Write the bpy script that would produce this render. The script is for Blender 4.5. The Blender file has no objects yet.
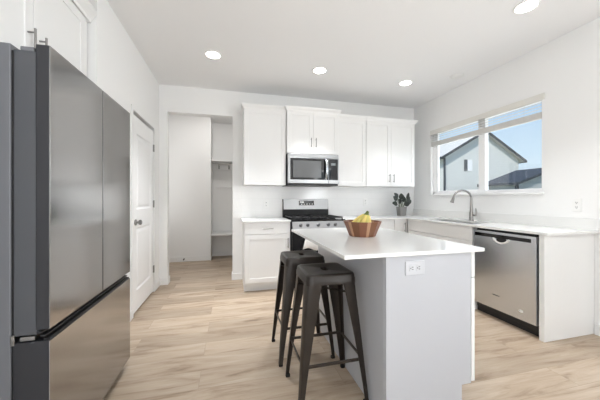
import bpy, bmesh, math, random
from mathutils import Vector, Matrix
random.seed(7)
PI = math.pi
SC = bpy.context.scene
COL = SC.collection

# ---------------------------------------------------------------- camera
cam = bpy.data.cameras.new('camera')
cam.sensor_width = 36.0
cam.lens = 270.0 / 600.0 * 36.0
cam.shift_y = -1.2 / 600.0
cam.clip_start = 0.02
cam.clip_end = 300
cam_o = bpy.data.objects.new('camera', cam)
COL.objects.link(cam_o)
cam_o.location = (0, 0, 1.195)
cam_o.rotation_euler = (PI / 2, 0, -0.2505)
SC.camera = cam_o

# ---------------------------------------------------------------- world, sun, exposure
W = bpy.data.worlds.new('daylight_sky')
SC.world = W
W.use_nodes = True
wn, wl = W.node_tree.nodes, W.node_tree.links
wn.clear()
w_out = wn.new('ShaderNodeOutputWorld')
w_bg = wn.new('ShaderNodeBackground')
w_tc = wn.new('ShaderNodeTexCoord')
w_sep = wn.new('ShaderNodeSeparateXYZ')
w_rmp = wn.new('ShaderNodeValToRGB')
e = w_rmp.color_ramp.elements
e[0].position = 0.0
e[0].color = (0.82, 0.92, 0.98, 1)
e[1].position = 0.55
e[1].color = (0.20, 0.42, 0.78, 1)
m_ = w_rmp.color_ramp.elements.new(0.13)
m_.color = (0.62, 0.81, 0.96, 1)
wl.new(w_tc.outputs['Generated'], w_sep.inputs[0])
wl.new(w_sep.outputs['Z'], w_rmp.inputs[0])
wl.new(w_rmp.outputs[0], w_bg.inputs[0])
w_bg.inputs[1].default_value = 1.05
wl.new(w_bg.outputs[0], w_out.inputs[0])

sun = bpy.data.lights.new('sun', 'SUN')
sun.energy = 3.9
sun.angle = 0.02
sun.color = (1.0, 0.95, 0.88)
sun_o = bpy.data.objects.new('sun', sun)
COL.objects.link(sun_o)
sun_o.rotation_euler = Vector((0.55, 0.45, -0.75)).to_track_quat('-Z', 'Y').to_euler()


def area(name, loc, direction, sx, sy, power, color=(1, 1, 1)):
    l = bpy.data.lights.new(name, 'AREA')
    l.shape = 'RECTANGLE'
    l.size = sx
    l.size_y = sy
    l.energy = power
    l.color = color
    o = bpy.data.objects.new(name, l)
    COL.objects.link(o)
    o.location = loc
    o.rotation_euler = Vector(direction).to_track_quat('-Z', 'Y').to_euler()
    return o


# fill light added outside an unseen opening in the left wall, behind the viewer
area('fill_left_opening', (-1.16, -1.8, 1.5), (0.5, 1, 1.0), 1.8, 1.9, 62, (0.97, 0.985, 1.0))
# added up-tilted fill beyond an unseen opening in the sink-window wall
area('fill_side_opening', (3.36, -1.7, 1.45), (-1, 0.2, 1.5), 1.8, 1.5, 205, (0.96, 0.98, 1.0))
# daylight through the kitchen window
area('daylight_kitchen_window', (3.42, 2.87, 1.70), (-1, -0.1, 0.0), 1.5, 0.85, 10, (0.93, 0.97, 1.0))

SC.view_settings.view_transform = 'Standard'
SC.view_settings.look = 'None'
SC.view_settings.exposure = 0.0
SC.view_settings.gamma = 1.0
SC.view_settings.use_curve_mapping = False


# ---------------------------------------------------------------- materials
def rgb(r, g, b):
    def f(c):
        c /= 255.0
        return c / 12.92 if c <= 0.04045 else ((c + 0.055) / 1.055) ** 2.4
    return (f(r), f(g), f(b), 1)


def mat(name, col, rough=0.5, metal=0.0, bump=0.0, bscale=200, vary=0.0, vscale=6, stretch=None, spec=0.5, coat=0.0):
    m = bpy.data.materials.new(name)
    m.use_nodes = True
    n, l = m.node_tree.nodes, m.node_tree.links
    b = n['Principled BSDF']
    b.inputs['Base Color'].default_value = col
    b.inputs['Roughness'].default_value = rough
    b.inputs['Metallic'].default_value = metal
    b.inputs['Specular IOR Level'].default_value = spec
    b.inputs['Coat Weight'].default_value = coat
    tc = n.new('ShaderNodeTexCoord')
    mp = n.new('ShaderNodeMapping')
    l.new(tc.outputs['Object'], mp.inputs[0])
    if stretch:
        mp.inputs['Scale'].default_value = stretch
    if vary:
        nz = n.new('ShaderNodeTexNoise')
        nz.inputs['Scale'].default_value = vscale
        nz.inputs['Detail'].default_value = 4
        l.new(mp.outputs[0], nz.inputs['Vector'])
        mx = n.new('ShaderNodeMix')
        mx.data_type = 'RGBA'
        mx.inputs[6].default_value = tuple(c * (1 - vary) for c in col[:3]) + (1,)
        mx.inputs[7].default_value = tuple(min(1, c * (1 + vary)) for c in col[:3]) + (1,)
        l.new(nz.outputs[0], mx.inputs[0])
        l.new(mx.outputs[2], b.inputs['Base Color'])
    if bump:
        nb = n.new('ShaderNodeTexNoise')
        nb.inputs['Scale'].default_value = bscale
        nb.inputs['Detail'].default_value = 3
        l.new(mp.outputs[0], nb.inputs['Vector'])
        bp = n.new('ShaderNodeBump')
        bp.inputs['Strength'].default_value = bump
        bp.inputs['Distance'].default_value = 0.002
        l.new(nb.outputs[0], bp.inputs['Height'])
        l.new(bp.outputs[0], b.inputs['Normal'])
    return m


def emis(name, col, strength):
    m = bpy.data.materials.new(name)
    m.use_nodes = True
    b = m.node_tree.nodes['Principled BSDF']
    b.inputs['Base Color'].default_value = (0.9, 0.9, 0.9, 1)
    b.inputs['Emission Color'].default_value = col
    b.inputs['Emission Strength'].default_value = strength
    return m


def glass(name, tint=(1, 1, 1, 1), refl=0.06):
    m = bpy.data.materials.new(name)
    m.use_nodes = True
    n, l = m.node_tree.nodes, m.node_tree.links
    n.clear()
    o = n.new('ShaderNodeOutputMaterial')
    t = n.new('ShaderNodeBsdfTransparent')
    g = n.new('ShaderNodeBsdfGlossy')
    mx = n.new('ShaderNodeMixShader')
    t.inputs[0].default_value = tint
    g.inputs['Roughness'].default_value = 0.01
    mx.inputs[0].default_value = refl
    l.new(t.outputs[0], mx.inputs[1])
    l.new(g.outputs[0], mx.inputs[2])
    l.new(mx.outputs[0], o.inputs[0])
    return m


def floor_mat():
    m = bpy.data.materials.new('oak_vinyl_planks')
    m.use_nodes = True
    n, l = m.node_tree.nodes, m.node_tree.links
    b = n['Principled BSDF']
    tc = n.new('ShaderNodeTexCoord')
    br = n.new('ShaderNodeTexBrick')
    br.offset = 0.37
    br.offset_frequency = 2
    br.inputs['Scale'].default_value = 1.0
    br.inputs['Brick Width'].default_value = 1.45
    br.inputs['Row Height'].default_value = 0.19
    br.inputs['Mortar Size'].default_value = 0.0012
    br.inputs['Mortar Smooth'].default_value = 0.3
    br.inputs['Bias'].default_value = 0.0
    br.inputs['Color1'].default_value = (0, 0, 0, 1)
    br.inputs['Color2'].default_value = (1, 1, 1, 1)
    br.inputs['Mortar'].default_value = (0.5, 0.5, 0.5, 1)
    off = n.new('ShaderNodeVectorMath')
    off.operation = 'ADD'
    off.inputs[1].default_value = (23.4, 31.07, 0.0)
    l.new(tc.outputs['Object'], off.inputs[0])
    l.new(off.outputs[0], br.inputs['Vector'])
    # per-plank offset for the grain
    add = n.new('ShaderNodeVectorMath')
    add.operation = 'MULTIPLY_ADD'
    add.inputs[1].default_value = (13.0, 7.0, 3.0)
    l.new(br.outputs['Color'], add.inputs[0])
    l.new(tc.outputs['Object'], add.inputs[2])
    mp = n.new('ShaderNodeMapping')
    mp.inputs['Scale'].default_value = (1.0, 6.5, 1.0)
    l.new(add.outputs[0], mp.inputs[0])
    n1 = n.new('ShaderNodeTexNoise')
    n1.inputs['Scale'].default_value = 1.6
    n1.inputs['Detail'].default_value = 7
    n1.inputs['Roughness'].default_value = 0.62
    n1.inputs['Distortion'].default_value = 0.9
    l.new(mp.outputs[0], n1.inputs['Vector'])
    mp2 = n.new('ShaderNodeMapping')
    mp2.inputs['Scale'].default_value = (2.2, 60.0, 1.0)
    l.new(add.outputs[0], mp2.inputs[0])
    n2 = n.new('ShaderNodeTexNoise')
    n2.inputs['Scale'].default_value = 2.0
    n2.inputs['Detail'].default_value = 4
    l.new(mp2.outputs[0], n2.inputs['Vector'])
    r1 = n.new('ShaderNodeValToRGB')
    el = r1.color_ramp.elements
    el[0].position = 0.28
    el[0].color = rgb(132, 109, 87)
    el[1].position = 0.72
    el[1].color = rgb(202, 187, 169)
    k = r1.color_ramp.elements.new(0.46)
    k.color = rgb(184, 165, 144)
    l.new(n1.outputs[0], r1.inputs[0])
    r2 = n.new('ShaderNodeValToRGB')
    el = r2.color_ramp.elements
    el[0].position = 0.3
    el[0].color = (0.86, 0.84, 0.81, 1)
    el[1].position = 0.65
    el[1].color = (1, 1, 1, 1)
    l.new(n2.outputs[0], r2.inputs[0])
    mx = n.new('ShaderNodeMix')
    mx.data_type = 'RGBA'
    mx.blend_type = 'MULTIPLY'
    mx.inputs[0].default_value = 0.7
    l.new(r1.outputs[0], mx.inputs[6])
    l.new(r2.outputs[0], mx.inputs[7])
    # plank-to-plank tone
    r3 = n.new('ShaderNodeValToRGB')
    el = r3.color_ramp.elements
    el[0].color = (0.76, 0.745, 0.73, 1)
    el[1].color = (1.0, 1.0, 1.0, 1)
    l.new(br.outputs['Color'], r3.inputs[0])
    mx2 = n.new('ShaderNodeMix')
    mx2.data_type = 'RGBA'
    mx2.blend_type = 'MULTIPLY'
    mx2.inputs[0].default_value = 1.0
    l.new(mx.outputs[2], mx2.inputs[6])
    l.new(r3.outputs[0], mx2.inputs[7])
    # seams
    mx3 = n.new('ShaderNodeMix')
    mx3.data_type = 'RGBA'
    mx3.inputs[7].default_value = rgb(128, 108, 88)
    sc = n.new('ShaderNodeMath')
    sc.operation = 'MULTIPLY'
    sc.inputs[1].default_value = 0.55
    l.new(br.outputs['Fac'], sc.inputs[0])
    l.new(sc.outputs[0], mx3.inputs[0])
    l.new(mx2.outputs[2], mx3.inputs[6])
    l.new(mx3.outputs[2], b.inputs['Base Color'])
    b.inputs['Roughness'].default_value = 0.42
    bp = n.new('ShaderNodeBump')
    bp.inputs['Strength'].default_value = 0.15
    bp.inputs['Distance'].default_value = 0.002
    l.new(n2.outputs[0], bp.inputs['Height'])
    l.new(bp.outputs[0], b.inputs['Normal'])
    return m


def tile_mat():
    m = bpy.data.materials.new('white_wall_tile')
    m.use_nodes = True
    n, l = m.node_tree.nodes, m.node_tree.links
    b = n['Principled BSDF']
    tc = n.new('ShaderNodeTexCoord')
    sp = n.new('ShaderNodeSeparateXYZ')
    cb = n.new('ShaderNodeCombineXYZ')
    l.new(tc.outputs['Object'], sp.inputs[0])
    l.new(sp.outputs[0], cb.inputs[0])
    l.new(sp.outputs[2], cb.inputs[1])
    br = n.new('ShaderNodeTexBrick')
    br.inputs['Scale'].default_value = 1.0
    br.inputs['Brick Width'].default_value = 0.305
    br.inputs['Row Height'].default_value = 0.1
    br.inputs['Mortar Size'].default_value = 0.0016
    br.inputs['Color1'].default_value = rgb(244, 244, 243)
    br.inputs['Color2'].default_value = rgb(242, 242, 241)
    br.inputs['Mortar'].default_value = rgb(236, 236, 235)
    l.new(cb.outputs[0], br.inputs['Vector'])
    l.new(br.outputs['Color'], b.inputs['Base Color'])
    b.inputs['Roughness'].default_value = 0.16
    return m


def siding_mat(name, col):
    m = mat(name, col, 0.7)
    n, l = m.node_tree.nodes, m.node_tree.links
    b = n['Principled BSDF']
    tc = n.new('ShaderNodeTexCoord')
    sp = n.new('ShaderNodeSeparateXYZ')
    l.new(tc.outputs['Object'], sp.inputs[0])
    fr = n.new('ShaderNodeMath')
    fr.operation = 'WRAP'
    fr.inputs[1].default_value = 0.0
    fr.inputs[2].default_value = 0.22
    l.new(sp.outputs['Z'], fr.inputs[0])
    bp = n.new('ShaderNodeBump')
    bp.inputs['Strength'].default_value = 0.5
    bp.inputs['Distance'].default_value = 0.1
    l.new(fr.outputs[0], bp.inputs['Height'])
    l.new(bp.outputs[0], b.inputs['Normal'])
    return m


M = dict(
    wall=mat('wall_paint', rgb(241, 241, 240), 0.65, bump=0.08, bscale=260),
    ceil=mat('ceiling_paint', rgb(243, 243, 243), 0.8, bump=0.1, bscale=120),
    trim=mat('white_trim_paint', rgb(238, 238, 237), 0.35, bump=0.02),
    cab=mat('white_cabinet_paint', rgb(236, 236, 235), 0.32, bump=0.02),
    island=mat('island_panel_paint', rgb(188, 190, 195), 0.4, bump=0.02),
    door=mat('white_door_paint', rgb(242, 242, 242), 0.38, bump=0.03),
    quartz=mat('white_quartz', rgb(233, 233, 231), 0.13, vary=0.02, vscale=9),
    floor=floor_mat(),
    tile=tile_mat(),
    steel=mat('stainless_steel', (0.68, 0.71, 0.75, 1), 0.24, 1.0, vary=0.05, vscale=5, stretch=(1, 1, 40)),
    steel_h=mat('stainless_brushed', (0.35, 0.355, 0.36, 1), 0.34, 1.0, vary=0.05, vscale=5, stretch=(1, 1, 40)),
    fridge_front=mat('dark_stainless_front', (0.40, 0.395, 0.39, 1), 0.15, 1.0, vary=0.03, vscale=5, stretch=(1, 1, 30)),
    fridge_side=mat('charcoal_enamel', rgb(110, 112, 117), 0.38, bump=0.05, bscale=500),
    fridge_door=mat('charcoal_door_edge', rgb(76, 78, 83), 0.35),
    fridge_edge=mat('dark_door_edge', rgb(40, 41, 46), 0.32),
    nickel=mat('satin_nickel', (0.32, 0.31, 0.30, 1), 0.33, 1.0, bump=0.02),
    knob=mat('dark_steel_knob', (0.16, 0.16, 0.165, 1), 0.3, 1.0, bump=0.02),
    basin=mat('sink_steel_shaded', (0.22, 0.22, 0.22, 1), 0.38, 1.0, bump=0.02),  # dark steel, its colour also holds the shadow below the counter edge
    black=mat('black_plastic', rgb(22, 22, 24), 0.4, bump=0.02),
    black_gloss=mat('black_glass', rgb(14, 14, 16), 0.06, bump=0.0, vary=0.02),
    iron=mat('cast_iron', rgb(28, 28, 30), 0.55, bump=0.2, bscale=300),
    gun=mat('gunmetal_powder_coat', (0.026, 0.020, 0.016, 1), 0.33, 0.2, bump=0.04, bscale=400, vary=0.08, vscale=12),
    rubber=mat('black_rubber', rgb(20, 20, 20), 0.8, bump=0.05),
    plate=mat('white_plastic', rgb(240, 240, 238), 0.3, bump=0.01),
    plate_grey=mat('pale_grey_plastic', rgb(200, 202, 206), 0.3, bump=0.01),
    slot=mat('outlet_slot', rgb(60, 60, 62), 0.6, bump=0.01),
    vinyl=mat('white_vinyl_frame', rgb(250, 250, 250), 0.3, bump=0.01),
    blind=mat('blind_vinyl_backlit', rgb(205, 203, 199), 0.45, bump=0.02),  # greyed so that the backlit shade sits in the colour
    valance=mat('valance_vinyl', rgb(224, 222, 216), 0.45, bump=0.02),
    glass=glass('window_glass'),
    lamp=emis('lamp_diffuser', (1.0, 0.95, 0.88, 1), 14.0),
    pot=mat('grey_ribbed_pot', rgb(128, 127, 124), 0.6, bump=0.3, bscale=60, vary=0.1),
    soil=mat('potting_soil', rgb(60, 48, 38), 0.9, bump=0.6, bscale=120),
    leaf=mat('dark_green_leaf', rgb(42, 50, 43), 0.4, vary=0.3, vscale=18),
    leaf_pale=mat('grey_green_stem', rgb(120, 128, 112), 0.5, vary=0.15, vscale=20),
    ban=mat('ripe_banana_skin', rgb(222, 200, 118), 0.5, vary=0.10, vscale=14),
    ban_g=mat('green_banana_skin', rgb(198, 186, 104), 0.5, vary=0.14, vscale=14),
    ban_tip=mat('banana_stalk', rgb(98, 112, 54), 0.6, vary=0.2, vscale=20),
    wood_a=mat('reddish_wood_stave', rgb(124, 80, 58), 0.4, vary=0.14, vscale=7, stretch=(3, 3, 0.6)),
    wood_b=mat('pale_wood_stave', rgb(172, 132, 102), 0.4, vary=0.12, vscale=7, stretch=(3, 3, 0.6)),
    wood_c=mat('brown_wood_stave', rgb(112, 72, 46), 0.4, vary=0.16, vscale=7, stretch=(3, 3, 0.6)),
    towel=mat('white_towel_cotton', rgb(233, 232, 229), 0.95, bump=0.6, bscale=220, vary=0.07, vscale=25),
    siding=siding_mat('pale_lap_siding', rgb(222, 224, 220)),
    siding_b=siding_mat('grey_lap_siding', rgb(186, 190, 192)),
    roof=mat('dark_shingles', rgb(62, 68, 76), 0.85, bump=0.6, bscale=14, vary=0.25, vscale=8),
    roof_sunlit=mat('sunlit_shingles', rgb(206, 204, 198), 0.9, bump=0.5, bscale=14, vary=0.06, vscale=8),  # grazing sun on the roof slopes is put into this pale colour
    fascia=mat('dark_fascia', rgb(58, 62, 68), 0.6, bump=0.05),
    grass=mat('dry_grass', rgb(120, 124, 92), 0.95, bump=0.6, bscale=8, vary=0.2, vscale=3),
)


# ---------------------------------------------------------------- geometry helpers
def NB():
    return bmesh.new()


def box(bm, x0, x1, y0, y1, z0, z1, bev=0.0, seg=2):
    r = bmesh.ops.create_cube(bm, size=1.0)
    vs = r['verts']
    for v in vs:
        v.co = Vector(((x0 + x1) / 2 + v.co.x * (x1 - x0), (y0 + y1) / 2 + v.co.y * (y1 - y0), (z0 + z1) / 2 + v.co.z * (z1 - z0)))
    if bev > 0:
        es = list({e for v in vs for e in v.link_edges})
        bmesh.ops.bevel(bm, geom=es, offset=bev, segments=seg, profile=0.5, affect='EDGES', clamp_overlap=True)
    return bm


def loft(bm, loops, cap0=True, cap1=True, ring=False):
    vl = [[bm.verts.new(p) for p in lp] for lp in loops]
    n = len(vl[0])
    pairs = list(zip(vl[:-1], vl[1:]))
    if ring:
        pairs.append((vl[-1], vl[0]))
    for a, b in pairs:
        for i in range(n):
            j = (i + 1) % n
            try:
                bm.faces.new((a[i], a[j], b[j], b[i]))
            except ValueError:
                pass
    if not ring:
        if cap0:
            bm.faces.new(list(reversed(vl[0])))
        if cap1:
            bm.faces.new(vl[-1])
    bmesh.ops.recalc_face_normals(bm, faces=bm.faces[:])
    return bm


def circ(c, ax, r, n=16, ry=None):
    """ring of n points around the axis ax at c"""
    ax = Vector(ax).normalized()
    up = Vector((0, 0, 1)) if abs(ax.z) < 0.9 else Vector((0, 1, 0))
    u = ax.cross(up).normalized()
    v = u.cross(ax).normalized()
    return [Vector(c) + u * (r * math.cos(2 * PI * i / n)) + v * ((ry or r) * math.sin(2 * PI * i / n)) for i in range(n)]


def cyl(bm, p0, p1, r0, r1=None, n=16):
    r1 = r0 if r1 is None else r1
    d = Vector(p1) - Vector(p0)
    return loft(bm, [circ(p0, d, r0, n), circ(p1, d, r1, n)])


def tube(bm, pts, rad, n=12):
    pts = [Vector(p) for p in pts]
    loops = []
    u = None
    for i, p in enumerate(pts):
        d = (pts[min(i + 1, len(pts) - 1)] - pts[max(i - 1, 0)]).normalized()
        if u is None:
            up = Vector((0, 0, 1)) if abs(d.z) < 0.9 else Vector((0, 1, 0))
            u = d.cross(up).normalized()
        u = (u - d * u.dot(d)).normalized()
        v = d.cross(u)
        r = rad[i] if isinstance(rad, (list, tuple)) else rad
        loops.append([p + u * (r * math.cos(2 * PI * k / n)) + v * (r * math.sin(2 * PI * k / n)) for k in range(n)])
    return loft(bm, loops)


def lathe(bm, prof, c=(0, 0, 0), n=24):
    loops = [[Vector((c[0] + r * math.cos(2 * PI * k / n), c[1] + r * math.sin(2 * PI * k / n), c[2] + z)) for k in range(n)] for r, z in prof]
    return loft(bm, loops)


def rrect(hx, hy, r, z, k=5):
    out = []
    for q, (sx, sy) in enumerate(((1, 1), (-1, 1), (-1, -1), (1, -1))):
        cx, cy = sx * (hx - r), sy * (hy - r)
        for i in range(k):
            a = q * PI / 2 + i / (k - 1) * PI / 2
            out.append(Vector((cx + r * math.cos(a), cy + r * math.sin(a), z)))
    return out


def poly_prism(bm, pts, off):
    """extrude the polygon pts by the vector off"""
    off = Vector(off)
    return loft(bm, [[Vector(p) for p in pts], [Vector(p) + off for p in pts]])


def obj(name, bm, m, parent=None, smooth=False, origin=None):
    me = bpy.data.meshes.new(name)
    bmesh.ops.remove_doubles(bm, verts=bm.verts[:], dist=1e-6)
    bmesh.ops.recalc_face_normals(bm, faces=bm.faces[:])
    off = Vector((0, 0, 0))
    if origin is not None:
        off = Vector(origin)
    elif parent is not None:
        p = parent
        while p is not None:
            off += p.location
            p = p.parent
    if off.length > 0:
        for v in bm.verts:
            v.co -= off
    bm.to_mesh(me)
    bm.free()
    me.materials.append(m)
    if smooth:
        for p in me.polygons:
            p.use_smooth = True
        try:
            me.set_sharp_from_angle(angle=math.radians(40))
        except Exception:
            pass
    o = bpy.data.objects.new(name, me)
    COL.objects.link(o)
    if parent is not None:
        o.parent = parent
    elif origin is not None:
        o.location = off
    return o


def tag(o, label, cat, group=None):
    o['label'] = label
    o['category'] = cat
    if group:
        o['group'] = group
    return o


def thing(name, label, cat, loc, group=None):
    o = bpy.data.objects.new(name, None)
    o.empty_display_size = 0.05
    COL.objects.link(o)
    o.location = loc
    return tag(o, label, cat, group)


def struct(name, bm, m, parent=None, smooth=False):
    o = obj(name, bm, m, parent, smooth)
    if parent is None:
        o['kind'] = 'structure'
    return o


def part_label(o, s):
    o['label'] = s
    return o


def dup(root, loc, label, group=None, rot=None):
    r = root.copy()
    COL.objects.link(r)
    r.location = loc
    r['label'] = label
    if rot is not None:
        r.rotation_euler = (0, 0, rot)
    if group:
        r['group'] = group
    for ch in list(root.children):
        c = ch.copy()
        COL.objects.link(c)
        c.parent = r
        for g in list(ch.children):
            d = g.copy()
            COL.objects.link(d)
            d.parent = c
    return r


# fronts are laid out as (u = across, v = up, w = out of the face) and turned to where they face
def facing(bm, side, origin):
    ox, oy, oz = origin
    for v in bm.verts:
        u, h, w = v.co
        if side == '-Y':
            v.co = Vector((ox + u, oy - w, oz + h))
        elif side == '-X':
            v.co = Vector((ox - w, oy - u, oz + h))      # u runs toward -Y
        elif side == '+X':
            v.co = Vector((ox + w, oy + u, oz + h))
    bmesh.ops.recalc_face_normals(bm, faces=bm.faces[:])
    return bm


def shaker_bm(w, h, t=0.02, st=0.058, rec=0.006, side='-Y', origin=(0, 0, 0), flat=False):
    bm = NB()
    b = 0.0015
    if flat:
        box(bm, 0, w, 0, h, 0, t, b)
        return facing(bm, side, origin)

    def rect(m, z):
        return [Vector((m, m, z)), Vector((w - m, m, z)), Vector((w - m, h - m, z)), Vector((m, h - m, z))]
    loft(bm, [rect(0, 0), rect(0, t - b), rect(b, t), rect(st, t), rect(st + 0.002, t - rec)])
    return facing(bm, side, origin)


def bar_handle_bm(u, v, length, vertical, w0, side, origin, r=0.0055, stand=0.032):
    """bar pull centred at (u, v) on a face at height w0"""
    bm = NB()
    h = length / 2
    if vertical:
        ends = ((u, v - h, w0 + stand), (u, v + h, w0 + stand))
        posts = ((u, v - h * 0.72), (u, v + h * 0.72))
    else:
        ends = ((u - h, v, w0 + stand), (u + h, v, w0 + stand))
        posts = ((u - h * 0.72, v), (u + h * 0.72, v))
    cyl(bm, ends[0], ends[1], r, n=10)
    for pu, pv in posts:
        cyl(bm, (pu, pv, w0 - 0.001), (pu, pv, w0 + stand), r * 0.85, n=8)
    return facing(bm, side, origin)


# ================================================================= SETTING
XL, XR, YB, ZC = -0.96, 3.117, 4.10, 2.78
YR = -4.0
bm = NB()
box(bm, -2.2, 3.4, -4.2, 6.3, -0.06, 0.0)
struct('floor', bm, M['floor'])
bm = NB()
box(bm, -2.2, 3.4, -4.2, 6.3, ZC, ZC + 0.1)
struct('ceiling', bm, M['ceil'])

D0, D1, DZ = 3.045, 3.815, 2.09      # pantry door opening in the wall by the refrigerator
A0, A1 = 1.12, 2.308                 # refrigerator alcove
bm = NB()
box(bm, -1.08, XL, YR, -2.75, 0, ZC)
box(bm, -1.08, XL, -0.85, A0, 0, ZC)
box(bm, -1.08, XL, -2.75, -0.85, 2.5, ZC)  # unseen opening added here to let the left fill light in
box(bm, -1.08, XL, -2.75, -0.85, 0, 0.45)
box(bm, -1.87, -1.08, A0 - 0.12, A0, 0, ZC)
box(bm, -1.87, -1.75, A0, A1, 0, ZC)
box(bm, -1.87, -1.08, A1, A1 + 0.12, 0, ZC)
box(bm, -1.08, XL, A1, D0, 0, ZC)
box(bm, -1.08, XL, D0, D1, DZ, ZC)
box(bm, -1.08, XL, D1, YB + 0.12, 0, ZC)
struct('wall_left', bm, M['wall'])

OX0, OX1, OZ = -0.858, 0.023, 2.41
bm = NB()
box(bm, XL, OX0, YB, YB + 0.12, 0, ZC)
box(bm, OX0, OX1, YB, YB + 0.12, OZ, ZC)
box(bm, OX1, XR + 0.15, YB, YB + 0.12, 0, ZC)
struct('wall_back', bm, M['wall'])

WY0, WY1, WZ0, WZ1 = 2.085, 3.69, 1.262, 2.262
SY0, SY1, SZ0, SZ1 = -2.6, -0.8, 0.7, 2.2  # unseen opening added in the right wall for the side fill
bm = NB()
T = 0.15
box(bm, XR, XR + T, WY1, YB, 0, ZC)
box(bm, XR, XR + T, WY0, WY1, 0, WZ0)
box(bm, XR, XR + T, WY0, WY1, WZ1, ZC)
box(bm, XR, XR + T, SY1, WY0, 0, ZC)
box(bm, XR, XR + T, SY0, SY1, 0, SZ0)
box(bm, XR, XR + T, SY0, SY1, SZ1, ZC)
box(bm, XR, XR + T, YR, SY0, 0, ZC)
struct('wall_right', bm, M['wall'])

bm = NB()
box(bm, -1.08, XR + T, YR - 0.15, YR, 0, ZC)
struct('wall_rear', bm, M['wall'])

# hallway beyond the cased opening
bm = NB()
box(bm, -2.2, -0.375, 5.52, 5.64, 0, ZC)
box(bm, -0.495, -0.375, 5.64, 6.02, 0, ZC)
box(bm, -0.375, 1.2, 5.90, 6.02, 0, ZC)
box(bm, 1.08, 1.2, YB + 0.12, 5.90, 0, ZC)
box(bm, -2.2, -2.08, YB, 5.52, 0, ZC)
box(bm, -2.08, -1.08, YB, YB + 0.12, 0, ZC)
struct('wall_hall', bm, M['wall'])
area('hall_fill', (-1.75, 4.9, 1.5), (1, 0.25, 0), 1.0, 1.6, 6, (1.0, 0.98, 0.96))  # added fill light for the hallway, stands for no real source
area('hall_niche_fill', (-0.3, 4.75, 2.76), (0, 0.35, -1), 0.3, 0.3, 9, (1.0, 0.97, 0.94))  # unseen lamp added above the opening to brighten the niche


# baseboards
def base_bm(segs, h=0.095, t=0.013):
    bm = NB()
    for (x0, x1, y0, y1) in segs:
        box(bm, x0, x1, y0, y1, 0, h, 0.003)
    return bm


t = 0.013
struct('baseboard_left', base_bm([(XL, XL + t, D1 + 0.045, YB), (XL, XL + t, A1, D0 - 0.045), (XL, XL + t, -0.85, A0)]), M['trim'])
struct('baseboard_back', base_bm([(XL, OX0 + t, YB - t, YB), (OX0, OX0 + t, YB, YB + 0.12), (OX1 - t, OX1, YB, YB + 0.12), (OX1 - t, 0.16, YB - t, YB)]), M['trim'])
struct('baseboard_right', base_bm([(XR - t, XR, YR, 1.665)]), M['trim'])
struct('baseboard_hall', base_bm([(-2.08, -0.40, 5.52 - t, 5.52)]), M['trim'])

bm = NB()
box(bm, -1.90, -1.78, 2.43, YB, 0, ZC)
struct('wall_pantry', bm, M['wall'])

# slim casing around the pantry door
bm = NB()
c = 0.045
box(bm, XL, XL + 0.012, D0 - c, D0, 0, DZ + c, 0.003)
box(bm, XL, XL + 0.012, D1, D1 + c, 0, DZ + c, 0.003)
box(bm, XL, XL + 0.012, D0, D1, DZ, DZ + c, 0.003)
struct('trim_1', bm, M['trim'])


# pantry door: two moulded panels
def panel_door_bm(w, h, t, panels):
    bm = NB()
    us = sorted({0, w, *[p[0] for p in panels], *[p[1] for p in panels]})
    vs = sorted({0, h, *[p[2] for p in panels], *[p[3] for p in panels]})

    def isp(u0, u1, v0, v1):
        return any(abs(u0 - p[0]) < 1e-6 and abs(u1 - p[1]) < 1e-6 and v0 >= p[2] - 1e-6 and v1 <= p[3] + 1e-6 for p in panels)
    for i in range(len(us) - 1):
        for j in range(len(vs) - 1):
            u0, u1, v0, v1 = us[i], us[i + 1], vs[j], vs[j + 1]
            if not isp(u0, u1, v0, v1):
                bm.faces.new([bm.verts.new(p) for p in ((u0, v0, t), (u1, v0, t), (u1, v1, t), (u0, v1, t))])
    for p in panels:
        def rect(m, z):
            return [Vector((p[0] + m, p[2] + m, z)), Vector((p[1] - m, p[2] + m, z)), Vector((p[1] - m, p[3] - m, z)), Vector((p[0] + m, p[3] - m, z))]
        loft(bm, [rect(0, t), rect(0.012, t - 0.008), rect(0.03, t - 0.008), rect(0.05, t - 0.002)], cap0=False)
    bmesh.ops.remove_doubles(bm, verts=bm.verts[:], dist=1e-6)
    lo = [Vector((0, 0, 0)), Vector((w, 0, 0)), Vector((w, h, 0)), Vector((0, h, 0))]
    hi = [p + Vector((0, 0, t)) for p in lo]
    loft(bm, [lo, hi], cap1=False)
    return bm


bm = panel_door_bm(D1 - D0 - 0.024, DZ - 0.056, 0.035, [(0.115, D1 - D0 - 0.145, 0.21, 0.87), (0.115, D1 - D0 - 0.145, 1.06, DZ - 0.23)])
facing(bm, '+X', (XL - 0.035, D0 + 0.012, 0.022))
door_o = struct('door_1', bm, M['door'])
bm = NB()
ky = 3.13
cyl(bm, (XL - 0.001, ky, 0.95), (XL + 0.010, ky, 0.95), 0.031, n=20)
cyl(bm, (XL + 0.010, ky, 0.95), (XL + 0.034, ky, 0.95), 0.011, n=14)
loft(bm, [circ((XL + d, ky, 0.95), (1, 0, 0), r, 20) for d, r in ((0.030, 0.012), (0.036, 0.023), (0.046, 0.028), (0.056, 0.026), (0.063, 0.014))])
obj('door_knob', bm, M['nickel'], door_o, True)
for hz in (0.30, 1.13, 1.84):
    bm = NB()
    cyl(bm, (XL + 0.007, D1 - 0.012, hz - 0.045), (XL + 0.007, D1 - 0.012, hz + 0.045), 0.008, n=10)
    box(bm, XL, XL + 0.003, D1 - 0.032, D1 - 0.006, hz - 0.043, hz + 0.043)
    obj('hinge', bm, M['nickel'], door_o, True)

# tile backsplash
bm = NB()
box(bm, OX1 + 0.004, 2.935, YB - 0.009, YB, 0.915, 1.392)
struct('trim_2', bm, M['tile'])

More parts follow.
